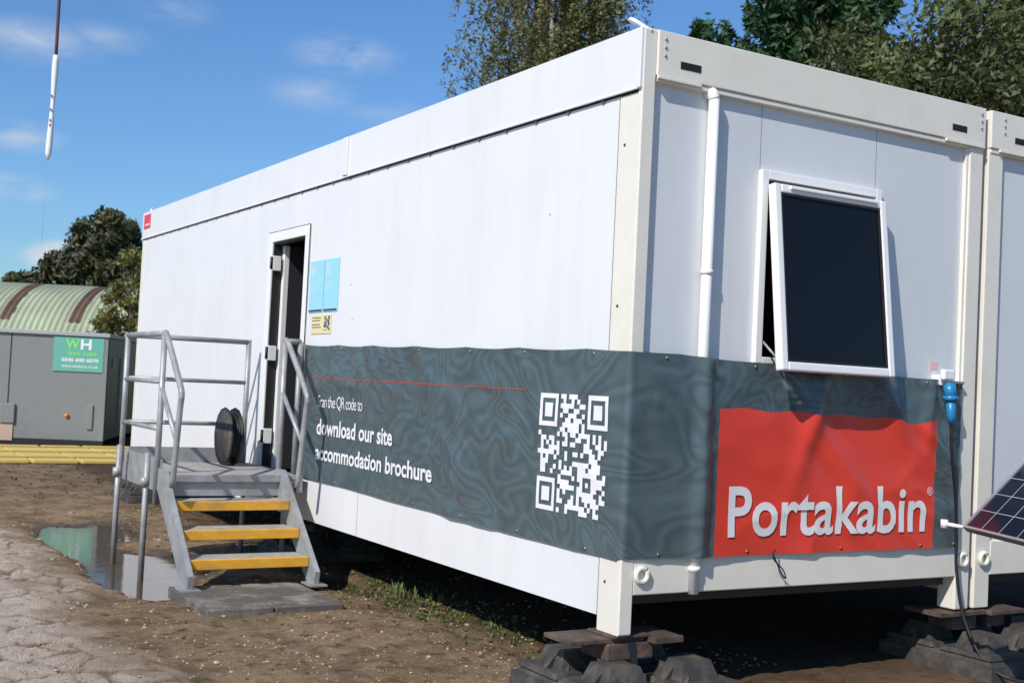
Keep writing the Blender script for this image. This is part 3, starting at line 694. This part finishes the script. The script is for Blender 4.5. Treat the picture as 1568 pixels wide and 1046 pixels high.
def birch(name,x,y,H):
    P=empty(name,None,(x,y,0));L=[(smoothpath([(0,0,-.2),(.15,0,H*.3),(0,.1,H*.65),(.1,0,H)],5),list(np.linspace(.13,.02,16)))];pts=[]
    for i in range(135):
        f=RNG.uniform(.22,1);z0=H*f;an=RNG.uniform(0,6.283);ln=(1.15-f)*H*.26*RNG.uniform(.5,1.28)+.5
        s0=Vector((0,0,z0-.3));e=Vector((math.cos(an)*ln,math.sin(an)*ln,z0+ln*.5));mid=(s0+e)/2+Vector((0,0,.12*ln))
        path=smoothpath([s0,mid,e],5);L.append((path,list(np.linspace(.03,.008,11))))
        for k in range(13):
            q=path[min(10,2+k*8//12)];dl=RNG.uniform(.6,2.2);m_=int(38*dl);t_=RNG.random(m_)[:,None]
            dr=np.array([math.cos(an),math.sin(an),0])*RNG.uniform(.1,.35)
            pts.append(np.array(q)[None]+dr*t_+np.array([0,0,-dl])*t_**1.2+RNG.normal(size=(m_,3))*.06)
    leaves('foliage',np.concatenate(pts),.05,M_LBIR,P,1.2);tubes('trunk',L,M_BIRCHB,P,6);return P
def conifer(name,x,y,H,R0,nb=150,size=.10,per=300,pw_=.8):
    P=empty(name,None,(x,y,0));L=[([(0,0,-.2),(0,0,H*.5),(0,0,H)],[.22,.12,.015])];pts=[]
    for i in range(nb):
        f=(i+.5)/nb;f=.1+.9*f;z0=H*f;an=i*2.399+RNG.uniform(-.3,.3);ln=max(.2,R0*(1-f)**pw_*RNG.uniform(.5,1.2)+.15)
        s0=Vector((0,0,z0));e=Vector((math.cos(an)*ln,math.sin(an)*ln,z0+ln*RNG.uniform(.1,.6)));mid=(s0+e)/2-Vector((0,0,.10*ln))
        L.append((smoothpath([s0,mid,e],3),list(np.linspace(.03,.006,7))))
        m_=int(per*(.3+ln/R0));t_=RNG.random(m_)[:,None]**.8
        base=np.array(s0)*(1-t_)**2+2*np.array(mid)*t_*(1-t_)+np.array(e)*t_**2
        side=np.array([-math.sin(an),math.cos(an),0]);w=ln*.17*(1.1-t_)
        pts.append(base+side*RNG.normal(size=(m_,1))*w+np.array([0,0,1])*(RNG.normal(size=(m_,1))*.05*ln-np.abs(RNG.normal(size=(m_,1)))*.08)+RNG.normal(size=(m_,3))*.04)
    leaves('foliage',np.concatenate(pts),size,M_LCON,P,1.5);tubes('trunk',L,M_BARK,P,6);return P
birch('birch_tree',12.6,20.8,14.8)
broadleaf('oak_tree',14.4,9.7,8.4,4.0,M_LOAK,400,250,.058,.62,.36)
broadleaf('oak_tree',19.8,9.0,10.0,4.4,M_LOAK,230,260,.08,.60,.38)
conifer('conifer_tree',18.3,17.5,14.6,4.1,380,pw_=.62,per=300)
conifer('conifer_tree',22.9,14.5,13.6,3.8,260,pw_=.7)
conifer('conifer_tree',17.4,20.9,11.5,1.8,130)
P=empty('distant_trees');pts=[]
def blob(x,y,H,Rx,n,per):
    d=unit(n);c=d*RNG.uniform(.4,1,(n,1))*np.array([Rx,Rx,H*.5]);c[:,2]+=H*.5;c[:,2]=np.minimum(c[:,2],H-.3)
    for k in range(n):
        u=unit(per)*(RNG.random((per,1))**.5)*RNG.uniform(.15,.3)*Rx;pts.append(np.array([x,y,0])+c[k]+u)
blob(12.9,67,10.4,3.3,150,230);blob(9.6,69,7.6,3.4,110,200);blob(17.5,65,10.8,3.4,50,140);blob(6,71,5.6,3,40,120);blob(20.5,66,12.4,2.5,30,120)
for k in range(34):
    an=math.radians(-70+k*5.2);dd=95+RNG.uniform(-6,6);blob(dd*math.sin(an),dd*math.cos(an),RNG.uniform(4,6.2),6,26,90)
leaves('foliage',np.concatenate(pts),.20,M_LFAR,P)
broadleaf('yellowing_shrub',4.10,26.2,4.4,.95,M_LYEL,90,130,.05,.56,.44,cmul=1.7)

# ---------------------------------------------------------------- light, sky, camera
S=Vector((-2.0,-1.0,1.9)).normalized()
el_=math.asin(S.z)
sl=bpy.data.lights.new('sun','SUN');sl.energy=4.4;sl.angle=math.radians(.5);sl.color=(1,.95,.88)
so=bpy.data.objects.new('sun',sl);COL.objects.link(so);so.rotation_euler=S.to_track_quat('Z','Y').to_euler();so.location=(-10,-5,10)
w=bpy.data.worlds.new('World');bpy.context.scene.world=w;w.use_nodes=True;nt=w.node_tree;N=nt.nodes;Lk=nt.links
bg=N['Background'];sky=N.new('ShaderNodeTexSky');sky.sky_type='NISHITA';sky.sun_disc=False;sky.sun_elevation=el_;sky.sun_rotation=math.atan2(S.x,S.y);sky.air_density=1.2;sky.dust_density=.3;sky.ozone_density=2.5
tint=N.new('ShaderNodeMix');tint.data_type='RGBA';tint.blend_type='MULTIPLY';tint.inputs['Factor'].default_value=1;Lk.new(sky.outputs[0],tint.inputs['A']);tint.inputs['B'].default_value=(.62,.93,1.32,1)
tc=N.new('ShaderNodeTexCoord');nrm=N.new('ShaderNodeVectorMath');nrm.operation='NORMALIZE';Lk.new(tc.outputs['Generated'],nrm.inputs[0])
nz=N.new('ShaderNodeTexNoise');nz.inputs['Scale'].default_value=14;nz.inputs['Detail'].default_value=8;nz.inputs['Roughness'].default_value=.62;nz.inputs['Distortion'].default_value=.3
mpp=N.new('ShaderNodeMapping');mpp.inputs['Scale'].default_value=(1,1,2.6);mpp.inputs['Rotation'].default_value=(.25,.2,0);Lk.new(nrm.outputs[0],mpp.inputs[0]);Lk.new(mpp.outputs[0],nz.inputs['Vector'])
acc=None
def mth(op,a,b_=None,clamp=False):
    m=N.new('ShaderNodeMath');m.operation=op;m.use_clamp=clamp
    for k,v in((0,a),(1,b_)):
        if v is None: continue
        if isinstance(v,(int,float)): m.inputs[k].default_value=v
        else: Lk.new(v,m.inputs[k])
    return m.outputs[0]
for az,el2,sz,am in((8.9,13.8,3.4,.55),(11.8,14.4,2.4,.35),(14.4,16.0,2.5,.3),(8.4,9.7,2.4,.5),(8.2,7.4,2.6,.55),(11.0,4.6,2.8,2.4),(12.2,4.2,2.0,1.8),(22.3,14.75,3.2,.5),(21.1,12.9,3.0,.3),(24.4,12.2,2.8,.2),(60,18,8,.5),(-30,15,9,.6),(100,22,9,.6),(200,30,14,.7)):
    a_=math.radians(az);e_=math.radians(el2);c=(math.sin(a_)*math.cos(e_),math.cos(a_)*math.cos(e_),math.sin(e_))
    sb=N.new('ShaderNodeVectorMath');sb.operation='SUBTRACT';Lk.new(nrm.outputs[0],sb.inputs[0]);sb.inputs[1].default_value=c
    ml=N.new('ShaderNodeVectorMath');ml.operation='MULTIPLY';Lk.new(sb.outputs[0],ml.inputs[0]);ml.inputs[1].default_value=(1,1,2.6)
    ln=N.new('ShaderNodeVectorMath');ln.operation='LENGTH';Lk.new(ml.outputs[0],ln.inputs[0])
    r=N.new('ShaderNodeMapRange');r.interpolation_type='SMOOTHSTEP';r.inputs[1].default_value=math.radians(sz);r.inputs[2].default_value=0;r.inputs[3].default_value=0;r.inputs[4].default_value=am;Lk.new(ln.outputs['Value'],r.inputs[0])
    acc=r.outputs[0] if acc is None else mth('MAXIMUM',acc,r.outputs[0])
r=N.new('ShaderNodeMapRange');r.inputs[1].default_value=.36;r.inputs[2].default_value=.66;r.inputs[3].default_value=0;r.inputs[4].default_value=1.3;Lk.new(nz.outputs['Fac'],r.inputs[0])
fac=mth('MULTIPLY',acc,r.outputs[0],True)
mx=N.new('ShaderNodeMix');mx.data_type='RGBA';Lk.new(fac,mx.inputs['Factor']);Lk.new(tint.outputs['Result'],mx.inputs['A']);mx.inputs['B'].default_value=(7.0,7.3,7.9,1)
Lk.new(mx.outputs['Result'],bg.inputs[0]);bg.inputs[1].default_value=.098

cam=bpy.data.cameras.new('camera');cam.lens=42.7;cam.sensor_width=36;cam.clip_end=3000;cam.clip_start=.05
cam.dof.use_dof=True;cam.dof.focus_distance=6.8;cam.dof.aperture_fstop=5.0
co=bpy.data.objects.new('camera',cam);COL.objects.link(co)
r_=Vector((.8555,-.5155,.0488));u_=Vector((-.0603,-.0055,.9981));r_.normalize();u_=(u_-r_*u_.dot(r_)).normalized();z_=r_.cross(u_)
Mc=Matrix((r_,u_,z_)).transposed().to_4x4();Mc.translation=(-3.39,-4.57,1.457);co.matrix_world=Mc
sc=bpy.context.scene;sc.camera=co;sc.view_settings.view_transform='Standard';sc.view_settings.look='None';sc.view_settings.exposure=0
